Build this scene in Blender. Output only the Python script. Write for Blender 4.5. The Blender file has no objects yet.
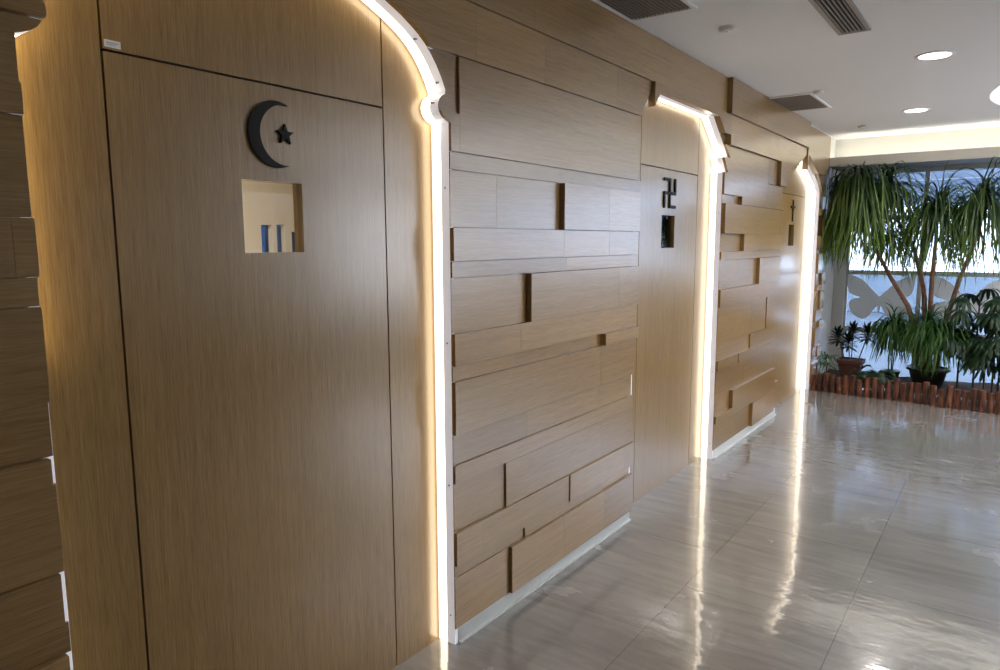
import bpy, bmesh, math, random
from mathutils import Vector, Matrix
PI = math.pi
S = bpy.context.scene
COL = S.collection
# ------------------------------------------------------------------ camera
cd = bpy.data.cameras.new('camera'); cam = bpy.data.objects.new('camera', cd); COL.objects.link(cam)
cd.sensor_width = 36; cd.lens = 36 * 694.48 / 1000; cd.clip_start = .02; cd.clip_end = 200
CX, CZ = 1.691, 1.6
rx = Vector((0.80547, 0.59262, -0.003858)); up = Vector((-0.075394, 0.108926, 0.991187)); fw = Vector((-0.587818, 0.798083, -0.132417))
m = Matrix((rx, up, -fw)).transposed().to_4x4(); m.translation = (CX, 0, CZ)
cam.matrix_world = m
S.camera = cam
# ------------------------------------------------------------------ world and exposure
W = bpy.data.worlds.new('world'); S.world = W; W.use_nodes = True
bg = W.node_tree.nodes['Background']; bg.inputs[0].default_value = (.90, .93, 1, 1); bg.inputs[1].default_value = 9.0
S.view_settings.view_transform = 'Standard'; S.view_settings.look = 'None'
S.view_settings.gamma = 1; S.view_settings.use_curve_mapping = False; S.view_settings.exposure = 0.27
LAMP = dict(strip=5.5, strip_top=7.0, cove=10.0, down=6.0, down_w=20.0, hall=9.0, room1=150.0, room2=30.0)

def lamp(name, kind, loc, energy, col, size=.1, rot=(0, 0, 0), size_y=None):
    l = bpy.data.lights.new(name, kind); l.energy = energy; l.color = col
    if kind == 'AREA':
        l.size = size
        if size_y: l.shape = 'RECTANGLE'; l.size_y = size_y
        else: l.shape = 'DISK'
    elif kind == 'SPOT':
        l.shadow_soft_size = size; l.spot_size = 2.4; l.spot_blend = .6
    else: l.shadow_soft_size = size
    o = bpy.data.objects.new(name, l); o.location = loc; o.rotation_euler = rot; COL.objects.link(o); return o

# unseen area light, added to brighten the ceiling and the far wall
lamp('added_hall_uplight', 'AREA', (4.3, 6.6, 2.2), 100, (1, .98, 1.0), .12, (PI, .35, 0), 4.2)
# ------------------------------------------------------------------ dimensions
H = 2.71; REC = .083; YF = 8.95
# ------------------------------------------------------------------ materials
def mat(name):
    m = bpy.data.materials.new(name); m.use_nodes = True
    nt = m.node_tree; b = nt.nodes['Principled BSDF']; return m, nt, b
def plain(name, col, rough=.5, metal=0, bump=0, bscale=60, spec=.5, vary=.0):
    m, nt, b = mat(name); N = nt.nodes; L = nt.links
    b.inputs['Base Color'].default_value = (*col, 1); b.inputs['Roughness'].default_value = rough
    b.inputs['Metallic'].default_value = metal; b.inputs['Specular IOR Level'].default_value = spec
    tc = N.new('ShaderNodeTexCoord'); n = N.new('ShaderNodeTexNoise'); n.inputs['Scale'].default_value = bscale; n.inputs['Detail'].default_value = 4
    L.new(tc.outputs['Object'], n.inputs['Vector'])
    r = N.new('ShaderNodeValToRGB'); v = vary
    r.color_ramp.elements[0].position = .3; r.color_ramp.elements[1].position = .7
    r.color_ramp.elements[0].color = (*[c * (1 - v) for c in col], 1); r.color_ramp.elements[1].color = (*[min(1, c * (1 + v)) for c in col], 1)
    L.new(n.outputs[0], r.inputs[0]); L.new(r.outputs[0], b.inputs['Base Color'])
    if bump:
        bp = N.new('ShaderNodeBump'); bp.inputs['Strength'].default_value = bump; bp.inputs['Distance'].default_value = .004
        L.new(n.outputs[0], bp.inputs['Height']); L.new(bp.outputs[0], b.inputs['Normal'])
    return m
def emis(name, col, s):
    m, nt, b = mat(name); b.inputs['Base Color'].default_value = (*col, 1)
    b.inputs['Emission Color'].default_value = (*col, 1); b.inputs['Emission Strength'].default_value = s; return m
def wood(name, grain, dark, mid, light, rough=.38, attr=False, fine=1.0):
    """oak veneer; grain 'z' (upright) or 'y' (lying along the wall)"""
    m, nt, b = mat(name); N = nt.nodes; L = nt.links
    tc = N.new('ShaderNodeTexCoord')
    def noise(sc, s, det=4, rg=.55, w=None, dist=0):
        mp = N.new('ShaderNodeMapping'); mp.inputs['Scale'].default_value = sc
        n = N.new('ShaderNodeTexNoise'); n.noise_dimensions = '4D'; n.inputs['Scale'].default_value = s; n.inputs['Detail'].default_value = det
        n.inputs['Roughness'].default_value = rg; n.inputs['Distortion'].default_value = dist
        L.new(tc.outputs['Object'], mp.inputs['Vector']); L.new(mp.outputs[0], n.inputs['Vector'])
        if w: L.new(w, n.inputs['W'])
        return n.outputs[0]
    w = None; at = None
    if attr:
        at = N.new('ShaderNodeAttribute'); at.attribute_name = 'tone'
        mu = N.new('ShaderNodeMath'); mu.operation = 'MULTIPLY'; mu.inputs[1].default_value = 37; L.new(at.outputs['Fac'], mu.inputs[0]); w = mu.outputs[0]
    def sc(a, c):   # a across the grain, c along it
        return (a, a, c) if grain == 'z' else (a, c, a)
    a = noise(sc(60, 1.6), 1.0, 7, .68, w, .25)
    c = noise(sc(300, 11), fine, 3, .7, w)
    d = noise(sc(5, .5), 1.0, 2, .5, w, .6)
    ad = N.new('ShaderNodeMix'); ad.data_type = 'FLOAT'; ad.inputs[0].default_value = .60; L.new(a, ad.inputs[2]); L.new(c, ad.inputs[3])
    ad2 = N.new('ShaderNodeMix'); ad2.data_type = 'FLOAT'; ad2.inputs[0].default_value = .14; L.new(ad.outputs[0], ad2.inputs[2]); L.new(d, ad2.inputs[3])
    r = N.new('ShaderNodeValToRGB'); e = r.color_ramp.elements
    e[0].position = .36; e[0].color = (*dark, 1); e[1].position = .62; e[1].color = (*light, 1)
    k = e.new(.49); k.color = (*mid, 1)
    L.new(ad2.outputs[0], r.inputs[0]); out = r.outputs[0]
    if attr:
        h = N.new('ShaderNodeHueSaturation'); mr = N.new('ShaderNodeMapRange'); mr.inputs[3].default_value = .86; mr.inputs[4].default_value = 1.12
        L.new(at.outputs['Fac'], mr.inputs[0]); L.new(mr.outputs[0], h.inputs['Value']); L.new(out, h.inputs['Color']); out = h.outputs[0]
    L.new(out, b.inputs['Base Color']); b.inputs['Roughness'].default_value = rough
    b.inputs['Specular IOR Level'].default_value = .3; b.inputs['Coat Weight'].default_value = 1.0; b.inputs['Coat Roughness'].default_value = .23; b.inputs['Coat IOR'].default_value = 1.54
    bp = N.new('ShaderNodeBump'); bp.inputs['Strength'].default_value = .25; bp.inputs['Distance'].default_value = .0012
    L.new(c, bp.inputs['Height']); L.new(bp.outputs[0], b.inputs['Normal'])
    return m
M = {}
M['plank'] = wood('plank_oak', 'y', (.225, .125, .040), (.31, .183, .064), (.385, .240, .092), .29, True)
M['door'] = wood('door_oak', 'z', (.195, .107, .030), (.285, .168, .050), (.365, .228, .077), .29)
M['edge'] = wood('edge_oak', 'y', (.38, .24, .11), (.50, .33, .16), (.58, .40, .21), .5)
M['gap'] = plain('dark_gap', (.012, .009, .007), .9)
M['white'] = plain('white_lacquer', (.78, .78, .80), .3, vary=.02)
M['base'] = plain('white_baseboard', (.62, .64, .63), .35, vary=.03)
M['ceil'] = plain('ceiling_paint', (.87, .88, .90), .9, bump=.15, bscale=180, vary=.03)
M['cream'] = plain('cream_paint', (.62, .61, .56), .8, vary=.02)
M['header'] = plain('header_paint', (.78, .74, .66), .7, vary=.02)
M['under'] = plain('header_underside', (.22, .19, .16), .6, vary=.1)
M['strip'] = emis('led_diffuser', (1, .86, .62), LAMP['strip'])
M['strip_dim'] = emis('led_diffuser_dimmer', (1, .88, .68), 3.2)
M['strip_off'] = plain('led_diffuser_unlit', (.75, .72, .68), .4)
M['tray'] = emis('tray_led', (1, .95, .82), 2.2)
M['rim'] = emis('diffuser_rim_glow', (1, .93, .80), 1.3)
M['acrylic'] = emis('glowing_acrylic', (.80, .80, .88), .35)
M['cove'] = emis('cove_led', (1, .97, .86), LAMP['cove'])
M['downl'] = emis('downlight_lens', (1, .96, .92), LAMP['down'])
M['black'] = plain('black_metal', (.008, .007, .006), .6, vary=.1, spec=.25)
M['screw'] = plain('steel_screw', (.35, .35, .36), .35, 1)
M['grille'] = plain('grille_metal', (.24, .21, .19), .5, vary=.05)
M['frame_g'] = plain('vent_frame', (.34, .31, .29), .5)
M['wall_w'] = plain('white_wall', (.66, .66, .64), .8, vary=.02)
M['alu'] = plain('grey_window_frame', (.42, .45, .48), .4, .2)
M['soil'] = plain('soil', (.05, .03, .02), .95, bump=1, bscale=40, vary=.4)
M['terracotta'] = plain('terracotta', (.085, .030, .022), .6, vary=.15)
M['blackpot'] = plain('black_plastic_pot', (.012, .013, .016), .4, vary=.1)
M['label'] = plain('paper_label', (.75, .75, .75), .6)
M['ink'] = plain('label_ink', (.30, .30, .34), .6)

M['conc'] = plain('outdoor_paving', (.24, .28, .32), .9, vary=.1, bscale=4)
M['canopy'] = plain('canopy_white', (.85, .86, .88), .6)
M['para'] = plain('parapet_paint', (.30, .36, .42), .7)
M['canopy_d'] = plain('canopy_blue_grey', (.30, .36, .46), .5)
M['room'] = plain('prayer_room_cream', (.78, .66, .48), .8, vary=.03)
M['roomfloor'] = plain('prayer_room_carpet', (.30, .20, .13), .9, vary=.1)
M['roombrown'] = plain('prayer_room_brown', (.12, .06, .035), .6, vary=.1)
M['roomlat'] = plain('lattice_cream', (.75, .62, .50), .6)
M['bark'] = plain('palm_trunk', (.20, .105, .065), .85, bump=.8, bscale=30, vary=.35)
M['dstem'] = plain('dark_cane', (.03, .025, .02), .6, vary=.2)

def glass(name='clear_glass', tint=(.60, .66, .74)):
    m, nt, b = mat(name); N = nt.nodes; L = nt.links
    N.remove(b); o = N['Material Output']
    t = N.new('ShaderNodeBsdfTransparent'); t.inputs[0].default_value = (*tint, 1)
    g = N.new('ShaderNodeBsdfGlossy'); g.inputs['Roughness'].default_value = .02
    f = N.new('ShaderNodeFresnel'); f.inputs[0].default_value = 1.35
    x = N.new('ShaderNodeMixShader'); L.new(f.outputs[0], x.inputs[0]); L.new(t.outputs[0], x.inputs[1]); L.new(g.outputs[0], x.inputs[2]); L.new(x.outputs[0], o.inputs[0])
    return m
M['glass'] = glass(); M['blueglass'] = glass('blue_tinted_glass', (.08, .13, .19))
def leafmat(name, base, tip, rough=.4):
    m, nt, b = mat(name); N = nt.nodes; L = nt.links
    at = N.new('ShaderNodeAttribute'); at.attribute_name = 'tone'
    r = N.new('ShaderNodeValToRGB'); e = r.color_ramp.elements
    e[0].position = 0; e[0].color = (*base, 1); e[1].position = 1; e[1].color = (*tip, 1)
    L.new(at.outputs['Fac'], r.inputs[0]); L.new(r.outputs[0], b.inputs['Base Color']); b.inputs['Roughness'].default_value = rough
    tr = N.new('ShaderNodeBsdfTranslucent'); L.new(r.outputs[0], tr.inputs[0])
    x = N.new('ShaderNodeMixShader'); x.inputs[0].default_value = .3
    o = N['Material Output']; L.new(b.outputs[0], x.inputs[1]); L.new(tr.outputs[0], x.inputs[2]); L.new(x.outputs[0], o.inputs[0])
    return m
M['film'] = leafmat('white_film_board', (.80, .80, .80), (.8, .8, .8), .7); M['film'].node_tree.nodes['Mix Shader'].inputs[0].default_value = .25
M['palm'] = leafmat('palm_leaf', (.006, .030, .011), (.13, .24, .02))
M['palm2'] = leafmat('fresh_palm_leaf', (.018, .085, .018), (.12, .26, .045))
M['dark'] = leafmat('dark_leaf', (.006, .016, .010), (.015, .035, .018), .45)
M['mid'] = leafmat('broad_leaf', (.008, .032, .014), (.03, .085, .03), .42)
def logmat():
    m, nt, b = mat('palisade_log'); N = nt.nodes; L = nt.links
    tc = N.new('ShaderNodeTexCoord'); oi = N.new('ShaderNodeObjectInfo')
    mp = N.new('ShaderNodeMapping'); mp.inputs['Scale'].default_value = (45, 45, 7); L.new(tc.outputs['Object'], mp.inputs[0])
    n = N.new('ShaderNodeTexNoise'); n.noise_dimensions = '4D'; n.inputs['Scale'].default_value = 1; n.inputs['Detail'].default_value = 5
    mu = N.new('ShaderNodeMath'); mu.operation = 'MULTIPLY'; mu.inputs[1].default_value = 50; L.new(oi.outputs['Random'], mu.inputs[0]); L.new(mu.outputs[0], n.inputs['W'])
    L.new(mp.outputs[0], n.inputs['Vector'])
    r = N.new('ShaderNodeValToRGB'); e = r.color_ramp.elements
    e[0].position = .35; e[0].color = (.030, .010, .007, 1); e[1].position = .70; e[1].color = (.25, .085, .038, 1)
    L.new(n.outputs[0], r.inputs[0])
    h = N.new('ShaderNodeHueSaturation'); mr = N.new('ShaderNodeMapRange'); mr.inputs[3].default_value = .55; mr.inputs[4].default_value = 1.25
    L.new(oi.outputs['Random'], mr.inputs[0]); L.new(mr.outputs[0], h.inputs['Value']); L.new(r.outputs[0], h.inputs['Color']); L.new(h.outputs[0], b.inputs['Base Color'])
    b.inputs['Roughness'].default_value = .75
    bp = N.new('ShaderNodeBump'); bp.inputs['Strength'].default_value = .8; bp.inputs['Distance'].default_value = .004; L.new(n.outputs[0], bp.inputs['Height']); L.new(bp.outputs[0], b.inputs['Normal'])
    return m
M['log'] = logmat()
def floormat():
    m, nt, b = mat('vinyl_tile_floor'); N = nt.nodes; L = nt.links
    tc = N.new('ShaderNodeTexCoord')
    # the tile layout: bricks 0.655 wide (x) by 1.3 long (y)
    mp = N.new('ShaderNodeMapping'); mp.inputs['Rotation'].default_value = (0, 0, PI / 2); mp.inputs['Location'].default_value = (2.08, .09, 0)
    L.new(tc.outputs['Object'], mp.inputs[0])
    br = N.new('ShaderNodeTexBrick'); br.inputs['Scale'].default_value = 1; br.inputs['Brick Width'].default_value = .9; br.inputs['Row Height'].default_value = .655
    br.inputs['Mortar Size'].default_value = .0016; br.inputs['Mortar Smooth'].default_value = .0; br.offset = .5
    br.inputs['Color1'].default_value = (.95, .95, .95, 1); br.inputs['Color2'].default_value = (1.06, 1.06, 1.06, 1); br.inputs['Mortar'].default_value = (.45, .43, .41, 1)
    L.new(mp.outputs[0], br.inputs['Vector'])
    m2 = N.new('ShaderNodeMapping'); m2.inputs['Scale'].default_value = (2.4, 16, 1); L.new(tc.outputs['Object'], m2.inputs[0])
    n1 = N.new('ShaderNodeTexNoise'); n1.inputs['Scale'].default_value = 1; n1.inputs['Detail'].default_value = 7; n1.inputs['Roughness'].default_value = .65; n1.inputs['Distortion'].default_value = .4
    L.new(m2.outputs[0], n1.inputs['Vector'])
    r = N.new('ShaderNodeValToRGB'); e = r.color_ramp.elements
    e[0].position = .32; e[0].color = (.205, .198, .192, 1); e[1].position = .72; e[1].color = (.31, .302, .292, 1)
    L.new(n1.outputs[0], r.inputs[0])
    mx = N.new('ShaderNodeMix'); mx.data_type = 'RGBA'; mx.blend_type = 'MULTIPLY'; mx.inputs[0].default_value = 1
    L.new(r.outputs[0], mx.inputs[6]); L.new(br.outputs['Color'], mx.inputs[7]); L.new(mx.outputs[2], b.inputs['Base Color'])
    # polish: glossy with wear
    n2 = N.new('ShaderNodeTexNoise'); n2.inputs['Scale'].default_value = 3; n2.inputs['Detail'].default_value = 5; L.new(tc.outputs['Object'], n2.inputs['Vector'])
    mr = N.new('ShaderNodeMapRange'); mr.inputs[1].default_value = .3; mr.inputs[2].default_value = .7; mr.inputs[3].default_value = .12; mr.inputs[4].default_value = .30
    L.new(n2.outputs[0], mr.inputs[0]); L.new(mr.outputs[0], b.inputs['Roughness'])
    b.inputs['Specular IOR Level'].default_value = .6
    b.inputs['Coat Weight'].default_value = .9; b.inputs['Coat Roughness'].default_value = .03; b.inputs['Coat IOR'].default_value = 1.75
    m3 = N.new('ShaderNodeMapping'); m3.inputs['Scale'].default_value = (3.5, 9, 1); L.new(tc.outputs['Object'], m3.inputs[0])
    n3 = N.new('ShaderNodeTexNoise'); n3.inputs['Scale'].default_value = 1.6; n3.inputs['Detail'].default_value = 3; L.new(m3.outputs[0], n3.inputs['Vector'])
    bp = N.new('ShaderNodeBump'); bp.inputs['Strength'].default_value = .26; bp.inputs['Distance'].default_value = .006
    L.new(n3.outputs[0], bp.inputs['Height']); L.new(bp.outputs[0], b.inputs['Normal']); L.new(bp.outputs[0], b.inputs['Coat Normal'])
    return m
M['floor'] = floormat()

# ------------------------------------------------------------------ helpers
def box(bm, x0, x1, y0, y1, z0, z1, mi=0, tone=None):
    v = [bm.verts.new(p) for p in ((x0, y0, z0), (x1, y0, z0), (x1, y1, z0), (x0, y1, z0), (x0, y0, z1), (x1, y0, z1), (x1, y1, z1), (x0, y1, z1))]
    fs = [bm.faces.new([v[i] for i in q]) for q in ((3, 2, 1, 0), (4, 5, 6, 7), (0, 1, 5, 4), (2, 3, 7, 6), (1, 2, 6, 5), (3, 0, 4, 7))]
    for f in fs:
        f.material_index = mi
        if tone is not None: f[tonel(bm)] = tone
    return fs
def tonel(bm):
    l = bm.faces.layers.float.get('tone')
    return l if l else bm.faces.layers.float.new('tone')
def obj(name, bm, mats, parent=None, smooth=False, bevel=0, norm=True):
    me = bpy.data.meshes.new(name)
    if norm: bmesh.ops.recalc_face_normals(bm, faces=bm.faces)
    if smooth:
        for f in bm.faces: f.smooth = True
    bm.to_mesh(me); bm.free()
    if not isinstance(mats, (list, tuple)): mats = [mats]
    for q in mats: me.materials.append(q)
    o = bpy.data.objects.new(name, me); COL.objects.link(o)
    if parent is not None:
        o.parent = parent
        if parent.type == 'EMPTY' or True:
            o.matrix_parent_inverse = Matrix.Identity(4)
    if bevel:
        b = o.modifiers.new('bevel', 'BEVEL'); b.width = bevel; b.segments = 2; b.limit_method = 'ANGLE'
    return o
def boxo(name, b, m_, parent=None, bevel=0):
    bm = bmesh.new(); box(bm, *b); return obj(name, bm, m_, parent, bevel=bevel)
def struct(o): o['kind'] = 'structure'; return o
def tag(o, label, cat, group=None, kind=None):
    o['label'] = label; o['category'] = cat
    if group: o['group'] = group
    if kind: o['kind'] = kind
    return o
def thing(name, label, cat, loc=(0, 0, 0), group=None, rz=0):
    o = bpy.data.objects.new(name, None); COL.objects.link(o); o.location = loc; o.rotation_euler = (0, 0, rz); o.empty_display_size = .1
    return tag(o, label, cat, group)
def prism(bm, pts, x0, x1, mi=0, tone=None):
    """polygon in (y,z) extruded from x0 to x1"""
    a = [bm.verts.new((x0, p[0], p[1])) for p in pts]; b = [bm.verts.new((x1, p[0], p[1])) for p in pts]
    fs = [bm.faces.new(a[::-1]), bm.faces.new(b)]
    n = len(pts)
    for i in range(n): fs.append(bm.faces.new((a[i], a[(i + 1) % n], b[(i + 1) % n], b[i])))
    for f in fs:
        f.material_index = mi
        if tone is not None: f[tonel(bm)] = tone
    return fs
def cyl(bm, p0, p1, r0, r1=None, n=12, cap=True, mi=0):
    r1 = r0 if r1 is None else r1; p0 = Vector(p0); p1 = Vector(p1); d = (p1 - p0).normalized()
    a = d.orthogonal().normalized(); b = d.cross(a)
    A = [bm.verts.new(p0 + (a * math.cos(t) + b * math.sin(t)) * r0) for t in [2 * PI * i / n for i in range(n)]]
    B = [bm.verts.new(p1 + (a * math.cos(t) + b * math.sin(t)) * r1) for t in [2 * PI * i / n for i in range(n)]]
    fs = [bm.faces.new((A[i], A[(i + 1) % n], B[(i + 1) % n], B[i])) for i in range(n)]
    if cap: fs += [bm.faces.new(A[::-1]), bm.faces.new(B)]
    for f in fs: f.material_index = mi
    return fs
def tube(bm, pts, rads, n=10):
    rings = []
    for i, p in enumerate(pts):
        p = Vector(p); d = (Vector(pts[min(i + 1, len(pts) - 1)]) - Vector(pts[max(i - 1, 0)])).normalized()
        a = d.cross(Vector((.3, 1, .1))).normalized(); b = d.cross(a)
        rings.append([bm.verts.new(p + (a * math.cos(2 * PI * k / n) + b * math.sin(2 * PI * k / n)) * rads[i]) for k in range(n)])
    for A, B in zip(rings, rings[1:]):
        for k in range(n): bm.faces.new((A[k], A[(k + 1) % n], B[(k + 1) % n], B[k]))
    bm.faces.new(rings[0][::-1]); bm.faces.new(rings[-1])
def lathe(bm, prof, n=24, c=(0, 0, 0), sq=0, mi=0):
    rings = []
    for r, z in prof:
        ring = []
        for k in range(n):
            t = 2 * PI * k / n
            if sq:
                cc, ss = math.cos(t), math.sin(t); s = r / max(abs(cc), abs(ss)) * (1 - sq) + r * sq; s = min(s, r * 1.32)
            else: cc, ss, s = math.cos(t), math.sin(t), r
            ring.append(bm.verts.new((c[0] + s * cc, c[1] + s * ss, c[2] + z)))
        rings.append(ring)
    for A, B in zip(rings, rings[1:]):
        for k in range(n): bm.faces.new((A[k], A[(k + 1) % n], B[(k + 1) % n], B[k])).material_index = mi
    bm.faces.new(rings[0][::-1]); bm.faces.new(rings[-1])

# ------------------------------------------------------------------ doorway outlines: centre + half-width as a function of z
def outline_arch():
    pts = [(.682, 0), (.685, 2.030)]
    for i in range(9):                       # cusp bulging into the opening
        t = -PI * .40 + (PI * .78) * i / 8
        pts.append((.692 - .064 * math.cos(t), 2.082 + .050 * math.sin(t)))
    for hw, z in ((.670, 2.143), (.648, 2.182), (.620, 2.222), (.590, 2.256), (.560, 2.282), (.530, 2.303), (.500, 2.320), (.448, 2.345), (.389, 2.368), (.31, 2.397), (.21, 2.424), (.10, 2.442), (0, 2.450)): pts.append((hw, z))
    return pts
def outline_lotus():
    return [(.69, 0), (.69, 2.080), (.755, 2.085), (.665, 2.180), (.79, 2.188), (.475, 2.428), (0, 2.428)]
def outline_gable():
    return [(.745, 0), (.745, 2.10), (.66, 2.17), (0, 2.415)]
DOORS = [dict(c=1.299, o=outline_arch()), dict(c=4.24, o=outline_lotus()), dict(c=7.195, o=outline_gable())]
for d in DOORS:
    zs = [p[1] for p in d['o']]; d['top'] = zs[-1]
def hw(d, z, off=0):
    o = d['o']
    if z >= o[-1][1] + off: return 0
    best = 0
    zz = z
    for (a, za), (b, zb) in zip(o, o[1:]):
        if za <= zz <= zb and zb > za: best = a + (b - a) * (zz - za) / (zb - za); break
    else: best = o[-1][0]
    return best + off
def zbreaks(d, z0, z1):
    s = {z0, z1}
    for a, z in d['o']:
        if z0 < z < z1: s.add(z)
    for (a, za), (b, zb) in zip(d['o'], d['o'][1:]):
        if zb - za < .02 and z0 < zb < z1: pass
    return sorted(s)
def slab(bm, y0, y1, z0, z1, x0, x1, off=0, mi=0, tone=None, emi=None):
    """rect [y0,y1]x[z0,z1] minus the three doorways, extruded in x"""
    segs = [(y0, y1)]
    for d in DOORS:
        c = d['c']; zt = min(z1, d['top'] + off)
        mx = max([hw(d, z, off) for z in zbreaks(d, z0, z1)] + [0])
        if zt <= z0 or c + mx <= y0 or c - mx >= y1: continue
        # right-hand part
        br = [z for z in zbreaks(d, z0, z1)]
        if z0 < d['top'] + off < z1: br = sorted(set(br + [d['top'] + off]))
        R = []; Lf = []
        for z in br:
            w = hw(d, min(z, d['top'] - 1e-6), off) if z < d['top'] + off else 0
            ztop_flat = d['o'][-2][0] if d['o'][-2][1] == d['top'] else 0
            if z == d['top'] + off and ztop_flat: 
                R.append((c + ztop_flat + off, z)); Lf.append((c - ztop_flat - off, z))
            R.append((c + w, z)); Lf.append((c - w, z))
        new = []
        if y1 > c:                                          # piece to the right of the centre line
            if all(min(max(p[0], y0), y1) >= y1 - 1e-4 for p in R) is False:
                poly = [(min(max(p[0], y0), y1), p[1]) for p in R] + [(y1, z1), (y1, z0)]
                emit(bm, poly, x0, x1, mi, tone)
        if y0 < c:
            poly = [(max(min(p[0], y1), y0), p[1]) for p in Lf] + [(y0, z1), (y0, z0)]
            if any(p[0] > y0 + 1e-4 for p in poly[:-2]): emit(bm, poly[::-1], x0, x1, mi, tone)
        return
    emit(bm, [(y0, z0), (y1, z0), (y1, z1), (y0, z1)], x0, x1, mi, tone)
def emit(bm, poly, x0, x1, mi, tone):
    q = []
    for p in poly:
        if not q or (abs(p[0] - q[-1][0]) > 1e-5 or abs(p[1] - q[-1][1]) > 1e-5): q.append(p)
    if abs(q[0][0] - q[-1][0]) < 1e-5 and abs(q[0][1] - q[-1][1]) < 1e-5: q.pop()
    if len(q) >= 3:
        fs = prism(bm, q, x0, x1, mi, tone)
def wide_slab(bm, y0, y1, *a, **k):
    """cut at the mid-points between doorways so each piece meets at most one doorway"""
    cuts = [y0] + [c for c in (2.77, 5.75) if y0 < c < y1] + [y1]
    for p, q in zip(cuts, cuts[1:]): slab(bm, p, q, *a, **k)

# ------------------------------------------------------------------ room shell
YB, XR = -3.0, 5.4
bm = bmesh.new(); box(bm, -.083, XR, YB, 7.93, -.06, 0); box(bm, -.083, XR, 7.93, YF + .1, -.06, 0)
struct(obj('floor', bm, M['floor']))
# ceiling with the round tray opening at the right
bm = bmesh.new()
TC, TR = (2.94, 6.84), 1.5
n = 64
circ = [(TC[0] + TR * math.cos(2 * PI * i / n), TC[1] + TR * math.sin(2 * PI * i / n)) for i in range(n)]
sqv = []
for i in range(n):
    t = 2 * PI * i / n; c_, s_ = math.cos(t), math.sin(t); k = 1.62 / max(abs(c_), abs(s_)); sqv.append((TC[0] + k * c_, TC[1] + k * s_))
A = [bm.verts.new((x, y, H)) for x, y in circ]; B = [bm.verts.new((x, y, H)) for x, y in sqv]; T = [bm.verts.new((x, y, H + .3)) for x, y in circ]
for i in range(n):
    j = (i + 1) % n; bm.faces.new((A[i], A[j], B[j], B[i])); bm.faces.new((A[i], T[i], T[j], A[j]))
bm.faces.new(T)
x0, x1, y0, y1 = TC[0] - 1.62, TC[0] + 1.62, TC[1] - 1.62, TC[1] + 1.62
for q in ((-.3, x0, YB, 8.6), (x1, XR, YB, 8.6), (x0, x1, YB, y0), (x0, x1, y1, 8.6)): 
    bm.faces.new([bm.verts.new(p) for p in ((q[0], q[2], H), (q[1], q[2], H), (q[1], q[3], H), (q[0], q[3], H))])
bm.faces.new([bm.verts.new(p) for p in ((-.3, YB, H + .35), (XR, YB, H + .35), (XR, 8.6, H + .35), (-.3, 8.6, H + .35))])
struct(obj('ceiling', bm, M['ceil'], norm=False))
bm = bmesh.new()
for i in range(n):
    j = (i + 1) % n
    def pt(i, dr, z): t = 2 * PI * i / n; return bm.verts.new((TC[0] + (TR - dr) * math.cos(t), TC[1] + (TR - dr) * math.sin(t), z))
    a, b = [pt(i, .002, H + .14), pt(i, .03, H + .14), pt(i, .03, H + .19), pt(i, .002, H + .19)], [pt(j, .002, H + .14), pt(j, .03, H + .14), pt(j, .03, H + .19), pt(j, .002, H + .19)]
    for k in range(4): bm.faces.new((a[k], a[(k + 1) % 4], b[(k + 1) % 4], b[k]))
bmesh.ops.remove_doubles(bm, verts=bm.verts, dist=1e-4)
o = obj('tray_light_strip', bm, M['tray']); tag(o, 'curved light strip inside the round ceiling recess at right', 'ceiling light')

# left wall: backing behind the cladding (with doorways), and the planks
bm = bmesh.new()
for z0, z1 in ((0, H),): wide_slab(bm, YB, 8.35, z0, z1, -REC, 0.0, off=.02)
struct(obj('wall_left', bm, M['edge']))
bm = bmesh.new(); box(bm, -.2, .0, 8.35, YF + .1, 0, H)
struct(obj('wall_left_end', bm, M['wall_w']))

random.seed(5)
tone_i = [0]
def rt(): return random.random()
P = []      # y0,y1,z0,z1,depth
def row(z0, z1, *segs):
    for (a, b, d) in segs: P.append((a, b, z0, z1, d))
Y0 = YB
# between doorway 1 and doorway 2
row(2.47, 2.708, (Y0, -.3, .028), (-.3, 1.42, .028), (1.42, 4.90, .028), (4.90, 7.16, .062), (7.16, 8.3, .010))
row(2.27, 2.47, (Y0, .35, .020), (.35, 2.6, .020), (2.6, 3.68, .020))
P.append((3.68, 4.965, 2.335, 2.47, .042)); P.append((4.6, 4.965, 2.27, 2.335, .003))
row(2.068, 2.27, (1.30, 2.035, .002))
P.append((2.035, 3.6, 1.93, 2.27, .0122, .45)); P.append((1.9, 2.035, 1.93, 2.0685, .0122, .45))
row(1.865, 1.93, (1.9, 3.6, .006))
row(1.655, 1.865, (1.9, 2.755, .003), (2.755, 3.6, .030))
row(1.53, 1.655, (1.9, 3.215, .020), (3.215, 3.58, .020))
row(1.467, 1.53, (1.9, 2.81, .010), (2.81, 3.57, .010))
row(1.257, 1.467, (1.9, 2.485, .003), (2.485, 3.57, .030))
row(1.133, 1.257, (1.9, 3.58, .020))
row(1.072, 1.133, (1.9, 2.4, .006), (2.4, 3.16, .006), (3.16, 3.62, .038))
row(.864, 1.072, (1.9, 3.54, .020))
row(.742, .864, (1.9, 2.49, .004), (2.49, 3.535, .004))
row(.668, .742, (1.9, 3.54, .014))
row(.47, .668, (1.9, 2.32, .003), (2.32, 3.535, .012))
row(.333, .47, (1.9, 2.84, .018), (2.84, 3.60, .024))
row(.28, .333, (1.9, 2.465, .003), (2.465, 3.2, .010), (3.2, 3.53, .003))
row(.065, .28, (1.9, 2.35, .006), (2.35, 3.2, .022), (3.2, 3.60, .022))
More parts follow.
